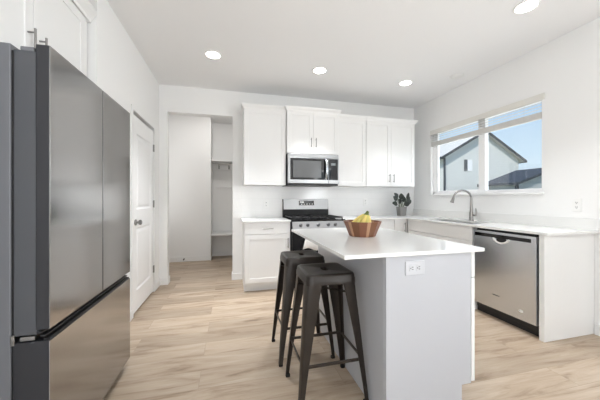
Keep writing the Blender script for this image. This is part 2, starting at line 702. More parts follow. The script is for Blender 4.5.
# ------------------------------------------------- kitchen window
bm = NB()
fx0, fx1 = XR + 0.045, XR + 0.10
fr = 0.034
box(bm, fx0, fx1, WY0, WY1, WZ0, WZ0 + fr + 0.01, 0.003)
box(bm, fx0, fx1, WY0, WY1, WZ1 - fr, WZ1, 0.003)
box(bm, fx0, fx1, WY0, WY0 + fr, WZ0, WZ1, 0.003)
box(bm, fx0, fx1, WY1 - fr, WY1, WZ0, WZ1, 0.003)
box(bm, fx0 - 0.004, fx1 - 0.002, 2.768, 2.862, WZ0 + fr + 0.008, WZ1 - fr + 0.002, 0.003)
# sliding sash rails around the far pane
box(bm, fx0 + 0.012, fx1 - 0.01, 3.60, WY1 - fr + 0.002, WZ0 + fr, WZ1 - fr + 0.002, 0.003)
box(bm, fx0 + 0.012, fx1 - 0.01, 2.855, 3.61, WZ0 + fr, WZ0 + fr + 0.024, 0.003)
win = struct('window_1', bm, M['vinyl'])
for y0, y1 in ((WY0 + fr, 2.768), (2.862, 3.60)):
    bm = NB()
    box(bm, fx0 + 0.024, fx0 + 0.030, y0, y1, WZ0 + fr, WZ1 - fr)
    obj('window_pane', bm, M['glass'], win)
bm = NB()
box(bm, XR - 0.018, XR + 0.05, WY0 - 0.02, WY1 + 0.02, WZ0 - 0.022, WZ0 + 0.003, 0.004)
struct('trim_3', bm, M['trim'])

# ================================================================= OUTDOORS
bm = NB()
box(bm, 3.6, 60, -20, 60, -0.7, -0.5)
struct('ground', bm, M['grass'])

GY = 20.0
gx0, gx1, ez, az = 18.23, 26.87, 4.93, 7.30
h1 = thing('house', 'pale sided two-storey house with dark gable roof beyond the window', 'house', ((gx0 + gx1) / 2, GY, -0.5))
bm = NB()
gm = (gx0 + gx1) / 2
poly_prism(bm, [(gx0, GY, -0.5), (gx1, GY, -0.5), (gx1, GY, ez), (gm, GY, az), (gx0, GY, ez)], (0, 11, 0))
obj('wall', bm, M['siding'], h1)
bm = NB()
th = 0.20
ov = 0.45
s = (az - ez) / (gm - gx0)
for sx in (-1, 1):
    xe = gm + sx * (gm - gx0 + ov)
    zb = az - s * (gm - gx0 + ov)
    poly_prism(bm, [(gm, GY - 0.35, az), (xe, GY - 0.35, zb), (xe, GY - 0.35, zb + th), (gm, GY - 0.35, az + th)], (0, 11.7, 0))
rf = obj('roof', bm, M['roof_sunlit'], h1)
bm = NB()
for sx in (-1, 1):
    xe = gm + sx * (gm - gx0 + ov)
    zb = az - s * (gm - gx0 + ov)
    poly_prism(bm, [(gm, GY - 0.40, az - 0.02), (xe, GY - 0.40, zb - 0.02), (xe, GY - 0.40, zb + th + 0.02), (gm, GY - 0.40, az + th + 0.02)], (0, 0.06, 0))
    box(bm, xe - 0.06 if sx > 0 else xe - 0.09, xe + 0.09 if sx > 0 else xe + 0.06, GY - 0.40, GY + 11.3, zb - 0.02, zb + th - 0.02)
obj('fascia', bm, M['fascia'], rf)
bm = NB()
box(bm, 21.92, 22.08, GY - 0.16, GY + 0.01, 2.28, 2.55, 0.02)
obj('porch_lamp', bm, M['fascia'], h1)
bm = NB()
box(bm, 20.44, 20.78, GY - 0.06, GY + 0.02, 3.72, 4.75, 0.01)
wn1 = obj('window', bm, M['fascia'], h1)
bm = NB()
box(bm, 20.80, 21.35, GY - 0.03, GY + 0.02, 3.72, 4.75, 0.01)
obj('shutter', bm, M['vinyl'], h1)
bm = NB()
box(bm, gx0 - 0.02, gx0 + 0.10, GY - 0.14, GY - 0.0, -0.5, ez - 0.1, 0.01)
obj('downspout', bm, M['fascia'], h1)

h2 = thing('garage', 'low garage with dark shingle roof in front of the two-storey house', 'building', (20.4, 14.0, -0.5))
ex, rx, y0, y1 = 18.35, 21.9, 14.0, 16.3
re = 2.12
rr = 3.28
bm = NB()
poly_prism(bm, [(ex + 0.25, y0, -0.5), (2 * rx - ex - 0.25, y0, -0.5), (2 * rx - ex - 0.25, y0, re + 0.05), (rx, y0, rr - 0.05), (ex + 0.25, y0, re + 0.05)], (0, y1 - y0, 0))
obj('wall', bm, M['siding_b'], h2)
bm = NB()
for sx in (-1, 1):
    xe = rx + sx * (rx - ex)
    poly_prism(bm, [(rx, y0 - 0.3, rr), (xe, y0 - 0.3, re), (xe, y0 - 0.3, re + 0.17), (rx, y0 - 0.3, rr + 0.17)], (0, y1 - y0 + 0.5, 0))
obj('roof', bm, M['roof'], h2)
bm = NB()
box(bm, ex + 0.1, ex + 0.24, y0 - 0.2, y0 - 0.02, -0.5, re + 0.1, 0.01)
obj('downspout', bm, M['fascia'], h2)

# ================================================================= REFRIGERATOR
FX = -0.70
FY0, FY1 = 1.292, 2.176
FS = 1.752
fr_ = thing('refrigerator', 'tall dark stainless French-door refrigerator in the wall alcove', 'refrigerator', (-1.1, (FY0 + FY1) / 2, 0))
bm = NB()
box(bm, -1.56, -0.8285, FY0, FY1, 0.03, 1.80, 0.004)
obj('body', bm, M['fridge_side'], fr_)
for fy in (FY0 + 0.08, FY1 - 0.08):
    for fxx in (-1.45, -0.93):
        bm = NB()
        cyl(bm, (fxx, fy, 0.0), (fxx, fy, 0.04), 0.022, n=12)
        obj('foot', bm, M['black'], fr_)


def fridge_door(y0, y1, z0, z1, name):
    bm = NB()
    box(bm, -0.8215, -0.745, y0 + 0.004, y1 - 0.004, z0, z1 - 0.028, 0.004)
    d = obj(name, bm, M['fridge_door'], fr_)
    bm = NB()
    box(bm, -0.748, FX - 0.0015, y0, y1, z0 + 0.02, z1, 0.003)
    obj('door_edge', bm, M['fridge_edge'], d)
    bm = NB()
    box(bm, FX - 0.004, FX, y0 + 0.001, y1 - 0.001, z0 + 0.021, z1 - 0.001, 0.0007)
    part_label(obj('door_skin', bm, M['fridge_front'], d), 'reflective dark stainless front')
    return d


fridge_door(FY0, FS - 0.003, 0.655, 1.808, 'door')
fridge_door(FS + 0.003, FY1, 0.655, 1.808, 'door')
bm = NB()
box(bm, -0.8215, FX - 0.003, FY0 + 0.001, FY1 - 0.001, 0.06, 0.630, 0.003)
dr = obj('freezer_drawer', bm, M['fridge_edge'], fr_)
bm = NB()
box(bm, FX - 0.004, FX, FY0 + 0.001, FY1 - 0.001, 0.062, 0.628, 0.0007)
part_label(obj('drawer_skin', bm, M['fridge_front'], dr), 'reflective dark stainless front')
bm = NB()
# scooped pull along the top of the drawer
for (zz, xx) in ((0.634, -0.705), (0.648, -0.716), (0.662, -0.728)):
    box(bm, xx - 0.02, xx, FY0 + 0.004, FY1 - 0.004, zz - 0.005, zz + 0.005, 0.003)
obj('drawer_handle', bm, M['black'], dr)
bm = NB()
box(bm, -0.80, -0.75, FY0 + 0.0, FY0 + 0.03, 0.636, 0.652, 0.002)
box(bm, -0.828, -0.815, FY0 - 0.002, FY0 + 0.03, 0.622, 0.662, 0.002)
obj('hinge', bm, M['nickel'], fr_)
bm = NB()
box(bm, -0.82, -0.75, FY0 + 0.03, FY1 - 0.03, 0.0, 0.055, 0.003)
obj('toe_grille', bm, M['black'], fr_)
for ya, yb_ in ((FY0 + 0.006, FY0 + 0.09), (FY1 - 0.09, FY1 - 0.004)):
    bm = NB()
    box(bm, -0.802, -0.755, ya, yb_, 1.778, 1.797, 0.004)
    obj('hinge_cover', bm, M['fridge_side'], fr_)

bm = NB()
box(bm, -0.829, -0.821, FY0 + 0.006, FY1 - 0.006, 0.06, 1.775)
obj('door_gasket_shade', bm, M['black'], fr_)  # black gasket strip put in to darken the gap behind the doors

# cabinet above the refrigerator
CX = -1.0
oc = thing('refrigerator_cabinet', 'white shaker cabinet with two doors above the refrigerator', 'cabinet', (-1.3, 1.72, 1.87))
bm = NB()
box(bm, -1.74, CX - 0.02, 1.13, 2.30, 1.87, 2.50)
obj('body', bm, M['cab'], oc)
for (ya, w_, hu, sgn) in ((1.197, 0.517, 0.475, 1), (1.718, 0.517, 0.04, 1)):
    d = obj('door', shaker_bm(w_, 0.59, side='+X', origin=(CX - 0.02, ya, 1.885)), M['cab'], oc)
    obj('handle', bar_handle_bm(hu, 0.105, 0.15, True, 0.02, '+X', (CX - 0.02, ya, 1.885)), M['nickel'], d, True)
bm = NB()
prof = [(CX - 0.02, 2.485), (CX + 0.006, 2.485), (CX + 0.012, 2.505), (CX + 0.045, 2.555), (CX + 0.045, 2.57), (CX - 0.02, 2.57)]
poly_prism(bm, [(x, 1.13, z) for x, z in prof], (0, 1.17, 0))
obj('crown_molding', bm, M['cab'], oc)


# ================================================================= WALL CABINETS
def upper(label, x0, x1, yf, z0, z1, ndoor, crown_z, lret, rret, handles):
    r = thing('wall_cabinet', label, 'cabinet', ((x0 + x1) / 2, YB - 0.15, z0))
    bm = NB()
    box(bm, x0, x1, yf + 0.02, YB, z0, z1, 0.001)
    obj('body', bm, M['cab'], r)
    g = 0.003
    w = (x1 - x0) / ndoor
    for i in range(ndoor):
        a = x0 + i * w + g / 2
        d = obj('door', shaker_bm(w - g, z1 - z0 - 0.006, side='-Y', origin=(a, yf + 0.02, z0 + 0.003)), M['cab'], r)
        if handles:
            hu = w - g - 0.035 if (i == 0 and ndoor == 2) else 0.035
            obj('handle', bar_handle_bm(hu, handles, 0.13, True, 0.02, '-Y', (a, yf + 0.02, z0 + 0.003)), M['nickel'], d, True)
    bm = NB()
    # moulded crown: profile swept along the front, with returns
    pr = [(0.0, z1 - 0.012), (0.006, z1 - 0.012), (0.012, z1 + 0.006), (0.036, z1 + 0.036), (0.040, crown_z), (0.0, crown_z)]
    loops = []
    for (x, s_, yy) in ((x0, lret, yf), (x1, rret, yf)):
        loops.append([Vector((x + (s_ * o if s_ else 0), yy - o, z)) for o, z in pr])
    if lret:
        loops.insert(0, [Vector((x0 + lret * o, YB - 0.002, z)) for o, z in pr])
    if rret:
        loops.append([Vector((x1 + rret * o, YB - 0.002, z)) for o, z in pr])
    loft(bm, loops)
    obj('crown_molding', bm, M['cab'], r)
    return r


upper('white wall cabinet with one door between the hallway opening and the microwave', 0.175, 0.757, 3.762, 1.388, 2.44, 1, 2.492, -1, 0, 0)
upper('short white two-door wall cabinet directly above the microwave', 0.762, 1.530, 3.705, 1.838, 2.44, 2, 2.492, -1, 1, 0.155)
upper('narrow white single-door wall cabinet beside the microwave', 1.535, 2.008, 3.762, 1.388, 2.40, 1, 2.452, 0, 0, 0)
upper('wide white two-door wall cabinet above the potted plant', 2.012, 2.872, 3.762, 1.388, 2.40, 2, 2.452, 0, 1, 0.125)

# ================================================================= MICROWAVE
mx0, mx1, my, mz0, mz1 = 0.766, 1.526, 3.69, 1.385, 1.834
mw = thing('microwave', 'stainless over-the-range microwave with black glass door and curved handle', 'microwave', ((mx0 + mx1) / 2, 3.9, mz0))
bm = NB()
box(bm, mx0, mx1, my + 0.02, YB - 0.01, mz0, mz1, 0.003)
obj('body', bm, M['black'], mw)
bm = NB()
box(bm, mx0, mx1, my, my + 0.02, 1.785, mz1, 0.003)
box(bm, mx0 + 0.02, mx0 + 0.03, my - 0.001, my + 0.01, 1.80, 1.825)
obj('top_trim', bm, M['steel_h'], mw)
bm = NB()
box(bm, mx0, mx0 + 0.60, my - 0.012, my + 0.02, 1.412, 1.783, 0.006)
md = obj('door', bm, M['steel_h'], mw)
bm = NB()
box(bm, mx0 + 0.035, mx0 + 0.595, my - 0.0145, my, 1.466, 1.770, 0.004)
obj('door_window', bm, M['black_gloss'], md)
bm = NB()
box(bm, mx0 + 0.075, mx0 + 0.49, my - 0.0152, my - 0.0135, 1.495, 1.735, 0.0005)
part_label(obj('inner_screen', bm, mat('oven_screen', rgb(92, 93, 94), 0.12, vary=0.05), md), 'grey see-through centre of the door')
bm = NB()
tube(bm, [(mx0 + 0.555, my - 0.012, 1.475), (mx0 + 0.557, my - 0.040, 1.50), (mx0 + 0.560, my - 0.056, 1.56), (mx0 + 0.560, my - 0.060, 1.62), (mx0 + 0.560, my - 0.056, 1.68), (mx0 + 0.557, my - 0.040, 1.74), (mx0 + 0.555, my - 0.012, 1.765)], 0.017, 12)
obj('handle', bm, M['steel'], md, True)
bm = NB()
box(bm, mx0 + 0.603, mx1, my - 0.012, my + 0.02, 1.412, 1.783, 0.004)
mp_ = obj('control_panel', bm, M['steel_h'], mw)
bm = NB()
box(bm, mx0 + 0.606, mx1 - 0.014, my - 0.0145, my, 1.466, 1.770, 0.003)
obj('keypad', bm, M['black_gloss'], mp_)
bm = NB()
box(bm, mx0 + 0.64, mx1 - 0.05, my - 0.0152, my - 0.014, 1.675, 1.712, 0.0003)
obj('display', bm, mat('clock_display', rgb(120, 126, 128), 0.3, vary=0.05), mp_)
bm = NB()
box(bm, mx0 + 0.01, mx1 - 0.01, my - 0.006, my + 0.05, mz0, 1.41, 0.003)
obj('vent_grille', bm, M['black'], mw)

# ================================================================= RANGE
rx0, rx1, ry = 0.766, 1.524, 3.43
rg = thing('gas_range', 'stainless gas range with black cooktop and five knobs below the microwave', 'stove', ((rx0 + rx1) / 2, 3.75, 0))
bm = NB()
box(bm, rx0, rx1, ry + 0.02, YB - 0.02, 0.05, 0.895, 0.003)
obj('body', bm, M['black'], rg)
for fx_ in (rx0 + 0.06, rx1 - 0.06):
    for fy_ in (ry + 0.1, YB - 0.1):
        bm = NB()
        cyl(bm, (fx_, fy_, 0), (fx_, fy_, 0.06), 0.02, n=10)
        obj('foot', bm, M['black'], rg)
bm = NB()
box(bm, rx0 - 0.003, rx1 + 0.003, ry + 0.01, YB - 0.09, 0.893, 0.915, 0.006)
obj('cooktop', bm, M['black_gloss'], rg)
bm = NB()
loft(bm, [[Vector((x, y, z)) for y, z in ((4.02, 1.035), (4.045, 1.19), (4.085, 1.19), (4.085, 0.91), (4.03, 0.91))] for x in (rx0, rx1 - 0.032)])
bg = obj('backguard', bm, M['black'], rg)
bm = NB()
loft(bm, [[Vector((x, y, z)) for y, z in ((4.012, 1.035), (4.036, 1.19), (4.046, 1.192), (4.022, 1.035))] for x in (rx0 + 0.008, rx1 - 0.036)])
obj('guard_panel', bm, M['steel_h'], bg)
bm = NB()
loft(bm, [[Vector((x, y, z)) for y, z in ((4.0205, 1.095), (4.0305, 1.165), (4.034, 1.165), (4.024, 1.095))] for x in (1.012, 1.255)])
obj('clock_display', bm, M['black_gloss'], bg)
bm = NB()
for i in range(5):
    bm = NB()
    xx = 1.05 + i * 0.042
    loft(bm, [[Vector((x, y, z)) for y, z in ((4.0218, 1.107), (4.0235, 1.119), (4.025, 1.119), (4.0235, 1.107))] for x in (xx, xx + 0.014)])
    obj('button', bm, M['plate'], bg)
bm = NB()
loft(bm, [[Vector((x, y, z)) for y, z in ((4.0250, 1.130), (4.0290, 1.158), (4.030, 1.158), (4.0265, 1.130))] for x in (1.03, 1.09)])
obj('clock_digits', bm, M['plate'], bg)
# continuous grates
for gx in (rx0 + 0.02, rx0 + 0.265, rx0 + 0.51):
    bm = NB()
    w_ = 0.228
    zt0, zt1 = 0.932, 0.947
    ya, yb_ = ry + 0.05, YB - 0.12
    for yy in (ya, (ya + yb_) / 2 - 0.006, yb_ - 0.014):
        box(bm, gx, gx + w_, yy, yy + 0.014, zt0, zt1, 0.003)
    for xx in (gx, gx + w_ / 2 - 0.006, gx + w_ - 0.013):
        box(bm, xx, xx + 0.013, ya, yb_, zt0, zt1, 0.003)
    for xx in (gx, gx + w_ - 0.013):
        for yy in (ya, yb_ - 0.014):
            box(bm, xx, xx + 0.013, yy, yy + 0.014, 0.913, zt0 + 0.002)
    obj('grate', bm, M['iron'], rg)
for bx, by in ((rx0 + 0.134, 3.60), (rx0 + 0.134, 3.87), (rx0 + 0.379, 3.735), (rx0 + 0.624, 3.60), (rx0 + 0.624, 3.87)):
    bm = NB()
    lathe(bm, [(0.0, 0), (0.048, 0), (0.048, 0.008), (0.034, 0.012), (0.034, 0.018), (0.0, 0.019)], (bx, by, 0.914), 20)
    obj('burner', bm, M['iron'], rg, True)
bm = NB()
loft(bm, [[Vector((x, y, z)) for y, z in ((ry - 0.025, 0.80), (ry + 0.012, 0.895), (ry + 0.04, 0.895), (ry + 0.04, 0.80))] for x in (rx0 + 0.01, rx1)])
cp = obj('control_panel', bm, M['steel_h'], rg)
for kx in (0.884, 0.980, 1.126, 1.267, 1.368):
    kx += 0.002
    c0 = Vector((kx, ry - 0.006, 0.847))
    ax = Vector((0, -1, 0.36)).normalized()
    bm = NB()
    loft(bm, [circ(c0 + ax * d, ax, r, 18) for d, r in ((-0.002, 0.024), (0.006, 0.024), (0.008, 0.019), (0.030, 0.017), (0.034, 0.012))])
    box(bm, kx - 0.0035, kx + 0.0035, c0.y - 0.040, c0.y - 0.02, 0.842, 0.872, 0.002)
    obj('knob', bm, M['knob'], cp, True)
bm = NB()
box(bm, rx0 + 0.005, rx1 - 0.005, ry - 0.02, ry + 0.02, 0.24, 0.795, 0.005)
od = obj('oven_door', bm, M['black_gloss'], rg)
bm = NB()
box(bm, rx0 + 0.11, rx1 - 0.11, ry - 0.023, ry - 0.01, 0.36, 0.66, 0.004)
obj('oven_window', bm, mat('oven_glass', rgb(34, 34, 36), 0.08, vary=0.05), od)
bm = NB()
HZ = 0.752
cyl(bm, (rx0 + 0.06, ry - 0.062, HZ), (rx1 - 0.06, ry - 0.062, HZ), 0.012, n=14)
for xx in (rx0 + 0.09, rx1 - 0.09):
    box(bm, xx - 0.012, xx + 0.012, ry - 0.062, ry - 0.015, HZ - 0.010, HZ + 0.010, 0.003)
obj('handle', bm, M['steel_h'], od, True)
bm = NB()
box(bm, rx0 + 0.005, rx1 - 0.005, ry - 0.018, ry + 0.02, 0.06, 0.232, 0.005)
obj('storage_drawer', bm, M['black'], rg)

# towel over the oven handle
bm = NB()
loops = []
nx = 14
front, back = [], []
path = []
for z in (0.545, 0.60, 0.66, 0.72, 0.755):
    path.append((ry - 0.080, z))
path += [(ry - 0.074, 0.768), (ry - 0.062, 0.772), (ry - 0.050, 0.768), (ry - 0.044, 0.75), (ry - 0.040, 0.69), (ry - 0.036, 0.62)]
grid = []
for j, (y, z) in enumerate(path):
    row = []
    for i in range(nx + 1):
        u = i / nx
        wob = 0.010 * math.sin(u * 15 + j * 0.2) * min(1, max(0, (0.76 - z) * 8))
        flare = (0.76 - z) * 0.25 if j < 5 else 0
        x = 0.945 + 0.30 * u - flare * (1 - u)
        zz = z + (0.018 * math.sin(u * 9) if j == 0 else 0)
        row.append(bm.verts.new((x, y - abs(wob) * (1 if j < 6 else -0.3) - (0.012 * (1 - j / 5) if j < 5 else 0), zz)))
    grid.append(row)
for j in range(len(path) - 1):
    for i in range(nx):
        bm.faces.new((grid[j][i], grid[j][i + 1], grid[j + 1][i + 1], grid[j + 1][i]))
tw = obj('dish_towel', bm, M['towel'], None, True, origin=(1.08, ry - 0.06, 0.76))
md_ = tw.modifiers.new('thickness', 'SOLIDIFY')
md_.thickness = 0.004
md_.offset = 1.0
tag(tw, 'crumpled white towel hanging on the oven front behind the stools', 'towel')

# ================================================================= BASE CABINETS
bc = thing('base_cabinet', 'white base cabinet with one drawer and one door beside the hallway opening', 'cabinet', (0.46, 3.78, 0))
bm = NB()
box(bm, 0.165, 0.760, 3.49, YB - 0.001, 0.115, 0.893, 0.001)
box(bm, 0.165, 0.760, 3.555, YB - 0.001, 0.0, 0.116)
obj('body', bm, M['cab'], bc)
bm = NB()
box(bm, 0.163, 0.762, 3.548, 3.557, 0.0, 0.115)
obj('toe_kick', bm, M['cab'], bc)
d = obj('drawer', shaker_bm(0.585, 0.145, side='-Y', origin=(0.170, 3.49, 0.742), flat=True), M['cab'], bc)
obj('handle', bar_handle_bm(0.2925, 0.07, 0.13, False, 0.02, '-Y', (0.170, 3.49, 0.742)), M['nickel'], d, True)
d = obj('door', shaker_bm(0.585, 0.615, side='-Y', origin=(0.170, 3.49, 0.120)), M['cab'], bc)
obj('handle', bar_handle_bm(0.552, 0.50, 0.13, True, 0.02, '-Y', (0.170, 3.49, 0.120)), M['nickel'], d, True)

bc2 = thing('base_cabinet', 'white base cabinet behind the fruit bowl between the range and the corner', 'cabinet', (1.92, 3.78, 0))
bm = NB()
box(bm, 1.530, 2.306, 3.49, YB - 0.001, 0.115, 0.893, 0.001)
box(bm, 1.530, 2.306, 3.555, YB - 0.001, 0.0, 0.116)
obj('body', bm, M['cab'], bc2)
for a in (1.534, 1.922):
    d = obj('drawer', shaker_bm(0.380, 0.145, side='-Y', origin=(a, 3.49, 0.742), flat=True), M['cab'], bc2)
    d = obj('door', shaker_bm(0.380, 0.615, side='-Y', origin=(a, 3.49, 0.120)), M['cab'], bc2)
    obj('handle', bar_handle_bm(0.345 if a < 1.8 else 0.035, 0.50, 0.13, True, 0.02, '-Y', (a, 3.49, 0.120)), M['nickel'], d, True)

bc3 = thing('corner_cabinet', 'white corner base cabinet under the potted plant', 'cabinet', (2.7, 3.8, 0))
bm = NB()
box(bm, 2.310, XR - 0.001, 3.49, YB - 0.001, 0.0, 0.893, 0.001)
obj('body', bm, M['cab'], bc3)
d = obj('door', shaker_bm(0.205, 0.767, st=0.045, side='-Y', origin=(2.312, 3.49, 0.120)), M['cab'], bc3)
obj('handle', bar_handle_bm(0.16, 0.66, 0.13, True, 0.02, '-Y', (2.312, 3.49, 0.120)), M['nickel'], d, True)

sb = thing('sink_cabinet', 'white sink base cabinet between the corner and the dishwasher', 'cabinet', (2.8, 2.92, 0))
bm = NB()
box(bm, 2.545, XR - 0.001, 2.362, 2.38, 0.0, 0.893)
box(bm, 2.545, XR - 0.001, 3.46, 3.488, 0.0, 0.893)
box(bm, 2.545, 2.563, 2.362, 3.488, 0.115, 0.893)
box(bm, 2.545, XR - 0.001, 2.362, 3.488, 0.115, 0.135)
box(bm, 2.610, 2.625, 2.362, 3.488, 0.0, 0.116)
obj('body', bm, M['cab'], sb)
obj('drawer_front', shaker_bm(1.09, 0.150, side='-X', origin=(2.545, 3.455, 0.738), flat=True), M['cab'], sb)
for a in (3.455, 2.908):
    d = obj('door', shaker_bm(0.543, 0.612, side='-X', origin=(2.545, a, 0.120)), M['cab'], sb)
    obj('handle', bar_handle_bm(0.508 if a > 3 else 0.035, 0.50, 0.13, True, 0.02, '-X', (2.545, a, 0.120)), M['nickel'], d, True)

# end panel beside the dishwasher
bm = NB()
box(bm, 2.525, XR - 0.001, 1.670, 1.712, 0.0, 0.893, 0.002)
tag(obj('end_panel', bm, M['cab'], None, origin=(2.82, 1.69, 0)), 'white upright panel closing the counter run beside the dishwasher', 'panel')

# ================================================================= DISHWASHER
dw = thing('dishwasher', 'stainless dishwasher with black control strip under the counter', 'dishwasher', (2.8, 2.04, 0))
dy0, dy1, dx = 1.728, 2.352, 2.525
bm = NB()
box(bm, dx + 0.05, XR - 0.03, dy0, dy1, 0.05, 0.885, 0.003)
obj('body', bm, M['black'], dw)
bm = NB()
box(bm, dx, dx + 0.048, dy0 + 0.004, dy1 - 0.004, 0.105, 0.868, 0.005)
dd = obj('door', bm, M['steel'], dw)
bm = NB()
box(bm, dx - 0.002, dx + 0.01, dy0 + 0.045, dy1 - 0.02, 0.810, 0.845, 0.003)
obj('control_strip', bm, M['black_gloss'], dd)
bm = NB()
box(bm, dx - 0.0018, dx + 0.01, 1.992, 2.092, 0.770, 0.815, 0.004)
obj('pull_recess', bm, M['black'], dd)
bm = NB()
pts = []
for i in range(13):
    u = i / 12
    yy = 2.122 - u * 0.160
    zz = 0.809 - 0.042 * math.sin(PI * u) ** 0.7
    pts.append((dx - 0.004 - 0.006 * math.sin(PI * u), yy, zz))
tube(bm, pts, 0.008, 10)
obj('pull_lip', bm, M['plate'], dd, True)
bm = NB()
lathe(bm, [(0.0, 0.0), (0.012, 0.0), (0.012, 0.002), (0, 0.0022)], (0, 0, 0), 20)
for v in bm.verts:
    x, y, z = v.co
    v.co = Vector((dx - 0.001 - z, 1.858 - x * 1.5, 0.185 + y))
obj('badge', bm, M['plate'], dd, True)
bm = NB()
box(bm, dx - 0.001, dx + 0.01, 2.06, 2.13, 0.243, 0.250, 0.0005)
obj('emblem', bm, M['slot'], dd)
bm = NB()
box(bm, dx + 0.055, dx + 0.07, dy0 + 0.004, dy1 - 0.004, 0.0, 0.10, 0.002)
obj('toe_kick', bm, M['black'], dw)

# ================================================================= COUNTERTOPS
bm = NB()
box(bm, 0.142, 0.764, 3.455, YB - 0.009, 0.894, 0.915, 0.002)
tag(obj('countertop', bm, M['quartz'], None, origin=(0.45, 3.78, 0.894)), 'short white quartz countertop between the hallway opening and the range', 'countertop')

ct = thing('countertop', 'long L-shaped white quartz countertop holding the sink and the potted plant', 'countertop', (2.8, 2.9, 0.894))
bm = NB()
cx0, cy0 = 2.498, 1.630
sx0, sx1, sy0, sy1 = 2.585, 2.965, 2.46, 3.22
z0, z1 = 0.894, 0.915
box(bm, 1.527, XR, 3.455, YB - 0.009, z0, z1)
box(bm, cx0, sx0, cy0, 3.455, z0, z1)
box(bm, sx1, XR, cy0, 3.455, z0, z1)
box(bm, sx0, sx1, cy0, sy0, z0, z1)
box(bm, sx0, sx1, sy1, 3.455, z0, z1)
obj('worktop', bm, M['quartz'], ct)
bm = NB()
box(bm, XR - 0.02, XR - 0.0005, cy0, YB - 0.009, z1, 1.018, 0.0015)
tag(obj('stone_upstand', bm, M['quartz'], None, origin=(XR - 0.01, 2.87, 0.916)), 'low white quartz upstand along the window wall behind the sink', 'backsplash')

# sink and faucet
sk = thing('sink', 'undermount stainless sink set in the counter below the window', 'sink', (2.775, 2.84, 0.72))
bm = NB()


def rr_at(hx, hy, r, z):
    return [p + Vector(((sx0 + sx1) / 2, (sy0 + sy1) / 2, 0)) for p in rrect(hx, hy, r, z, 6)]


hx, hy = (sx1 - sx0) / 2, (sy1 - sy0) / 2
loft(bm, [rr_at(hx + 0.02, hy + 0.02, 0.04, 0.893), rr_at(hx + 0.001, hy + 0.001, 0.03, 0.893), rr_at(hx - 0.005, hy - 0.005, 0.04, 0.74), rr_at(hx - 0.03, hy - 0.03, 0.05, 0.715), rr_at(0.05, 0.05, 0.049, 0.708)])
obj('basin', bm, M['basin'], sk, True)
bm = NB()
lathe(bm, [(0.0, 0.0), (0.048, 0.0), (0.045, 0.005), (0.0, 0.003)], ((sx0 + sx1) / 2, (sy0 + sy1) / 2, 0.708), 20)
obj('drain', bm, M['nickel'], sk, True)

FXc, FYc = 3.015, 2.838
fa = thing('faucet', 'tall brushed gooseneck kitchen faucet with pull-down spray head by the window', 'faucet', (FXc, FYc, 0.915))
bm = NB()
lathe(bm, [(0.0, 0.0), (0.030, 0.0), (0.030, 0.006), (0.024, 0.012), (0.023, 0.10), (0.020, 0.115), (0.0, 0.116)], (FXc, FYc, 0.915), 20)
obj('base', bm, M['nickel'], fa, True)
bm = NB()
R = 0.105
dirv = Vector((-0.80, 0.35, 0)).normalized()
top = 1.20
pts = [Vector((FXc, FYc, 1.02)), Vector((FXc, FYc, 1.08)), Vector((FXc, FYc, 1.14))]
for i in range(15):
    a = PI - i / 14 * PI * 0.93
    pts.append(Vector((FXc, FYc, top)) + dirv * (R + R * math.cos(a)) + Vector((0, 0, R * math.sin(a))))
rads = [0.019, 0.016, 0.0135] + [0.0125] * 15
tube(bm, pts, rads, 14)
obj('spout', bm, M['nickel'], fa, True)
p_end = pts[-1]
dd_ = (pts[-1] - pts[-2]).normalized()
bm = NB()
loft(bm, [circ(p_end + dd_ * d_, dd_, r_, 16) for d_, r_ in ((-0.005, 0.014), (0.02, 0.016), (0.05, 0.020), (0.075, 0.026), (0.082, 0.022))])
obj('spray_head', bm, M['nickel'], fa, True)
bm = NB()
cyl(bm, (FXc, FYc, 0.985), (FXc + 0.01, FYc - 0.055, 0.985), 0.014, n=12)
tube(bm, [(FXc + 0.01, FYc - 0.052, 0.985), (FXc + 0.012, FYc - 0.062, 1.01), (FXc + 0.014, FYc - 0.055, 1.075)], [0.014, 0.010, 0.006], 10)
obj('lever', bm, M['nickel'], fa, True)

# ================================================================= ISLAND
IX0, IX1, IY0, IY1 = 0.541, 1.405, 1.232, 2.43
il = thing('kitchen_island', 'white kitchen island cabinet with a plain end panel beside the two stools', 'island', (1.08, 1.83, 0))
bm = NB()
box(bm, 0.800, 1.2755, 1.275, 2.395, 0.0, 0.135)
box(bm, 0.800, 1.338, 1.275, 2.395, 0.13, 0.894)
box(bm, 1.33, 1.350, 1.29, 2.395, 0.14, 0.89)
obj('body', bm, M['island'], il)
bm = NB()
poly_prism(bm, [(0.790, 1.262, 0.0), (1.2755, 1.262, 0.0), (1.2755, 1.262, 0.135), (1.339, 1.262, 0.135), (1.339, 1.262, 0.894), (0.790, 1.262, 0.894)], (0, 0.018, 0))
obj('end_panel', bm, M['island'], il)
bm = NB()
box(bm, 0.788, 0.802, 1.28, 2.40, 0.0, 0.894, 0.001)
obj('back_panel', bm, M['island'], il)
ys = [1.268, 1.642, 2.016]
for a in ys:
    d = obj('drawer', shaker_bm(0.370, 0.145, t=0.024, side='+X', origin=(1.349, a, 0.742), flat=True), M['cab'], il)
    obj('handle', bar_handle_bm(0.185, 0.07, 0.13, False, 0.024, '+X', (1.349, a, 0.742)), M['nickel'], d, True)
    d = obj('door', shaker_bm(0.370, 0.595, t=0.024, side='+X', origin=(1.349, a, 0.140)), M['cab'], il)
    obj('handle', bar_handle_bm(0.33, 0.50, 0.13, True, 0.024, '+X', (1.349, a, 0.140)), M['nickel'], d, True)
bm = NB()
box(bm, IX0, IX1, IY0, IY1, 0.894, 0.915, 0.0025)
tag(obj('island_countertop', bm, M['quartz'], None, origin=((IX0 + IX1) / 2, (IY0 + IY1) / 2, 0.894)), 'white quartz island countertop carrying the fruit bowl', 'countertop')


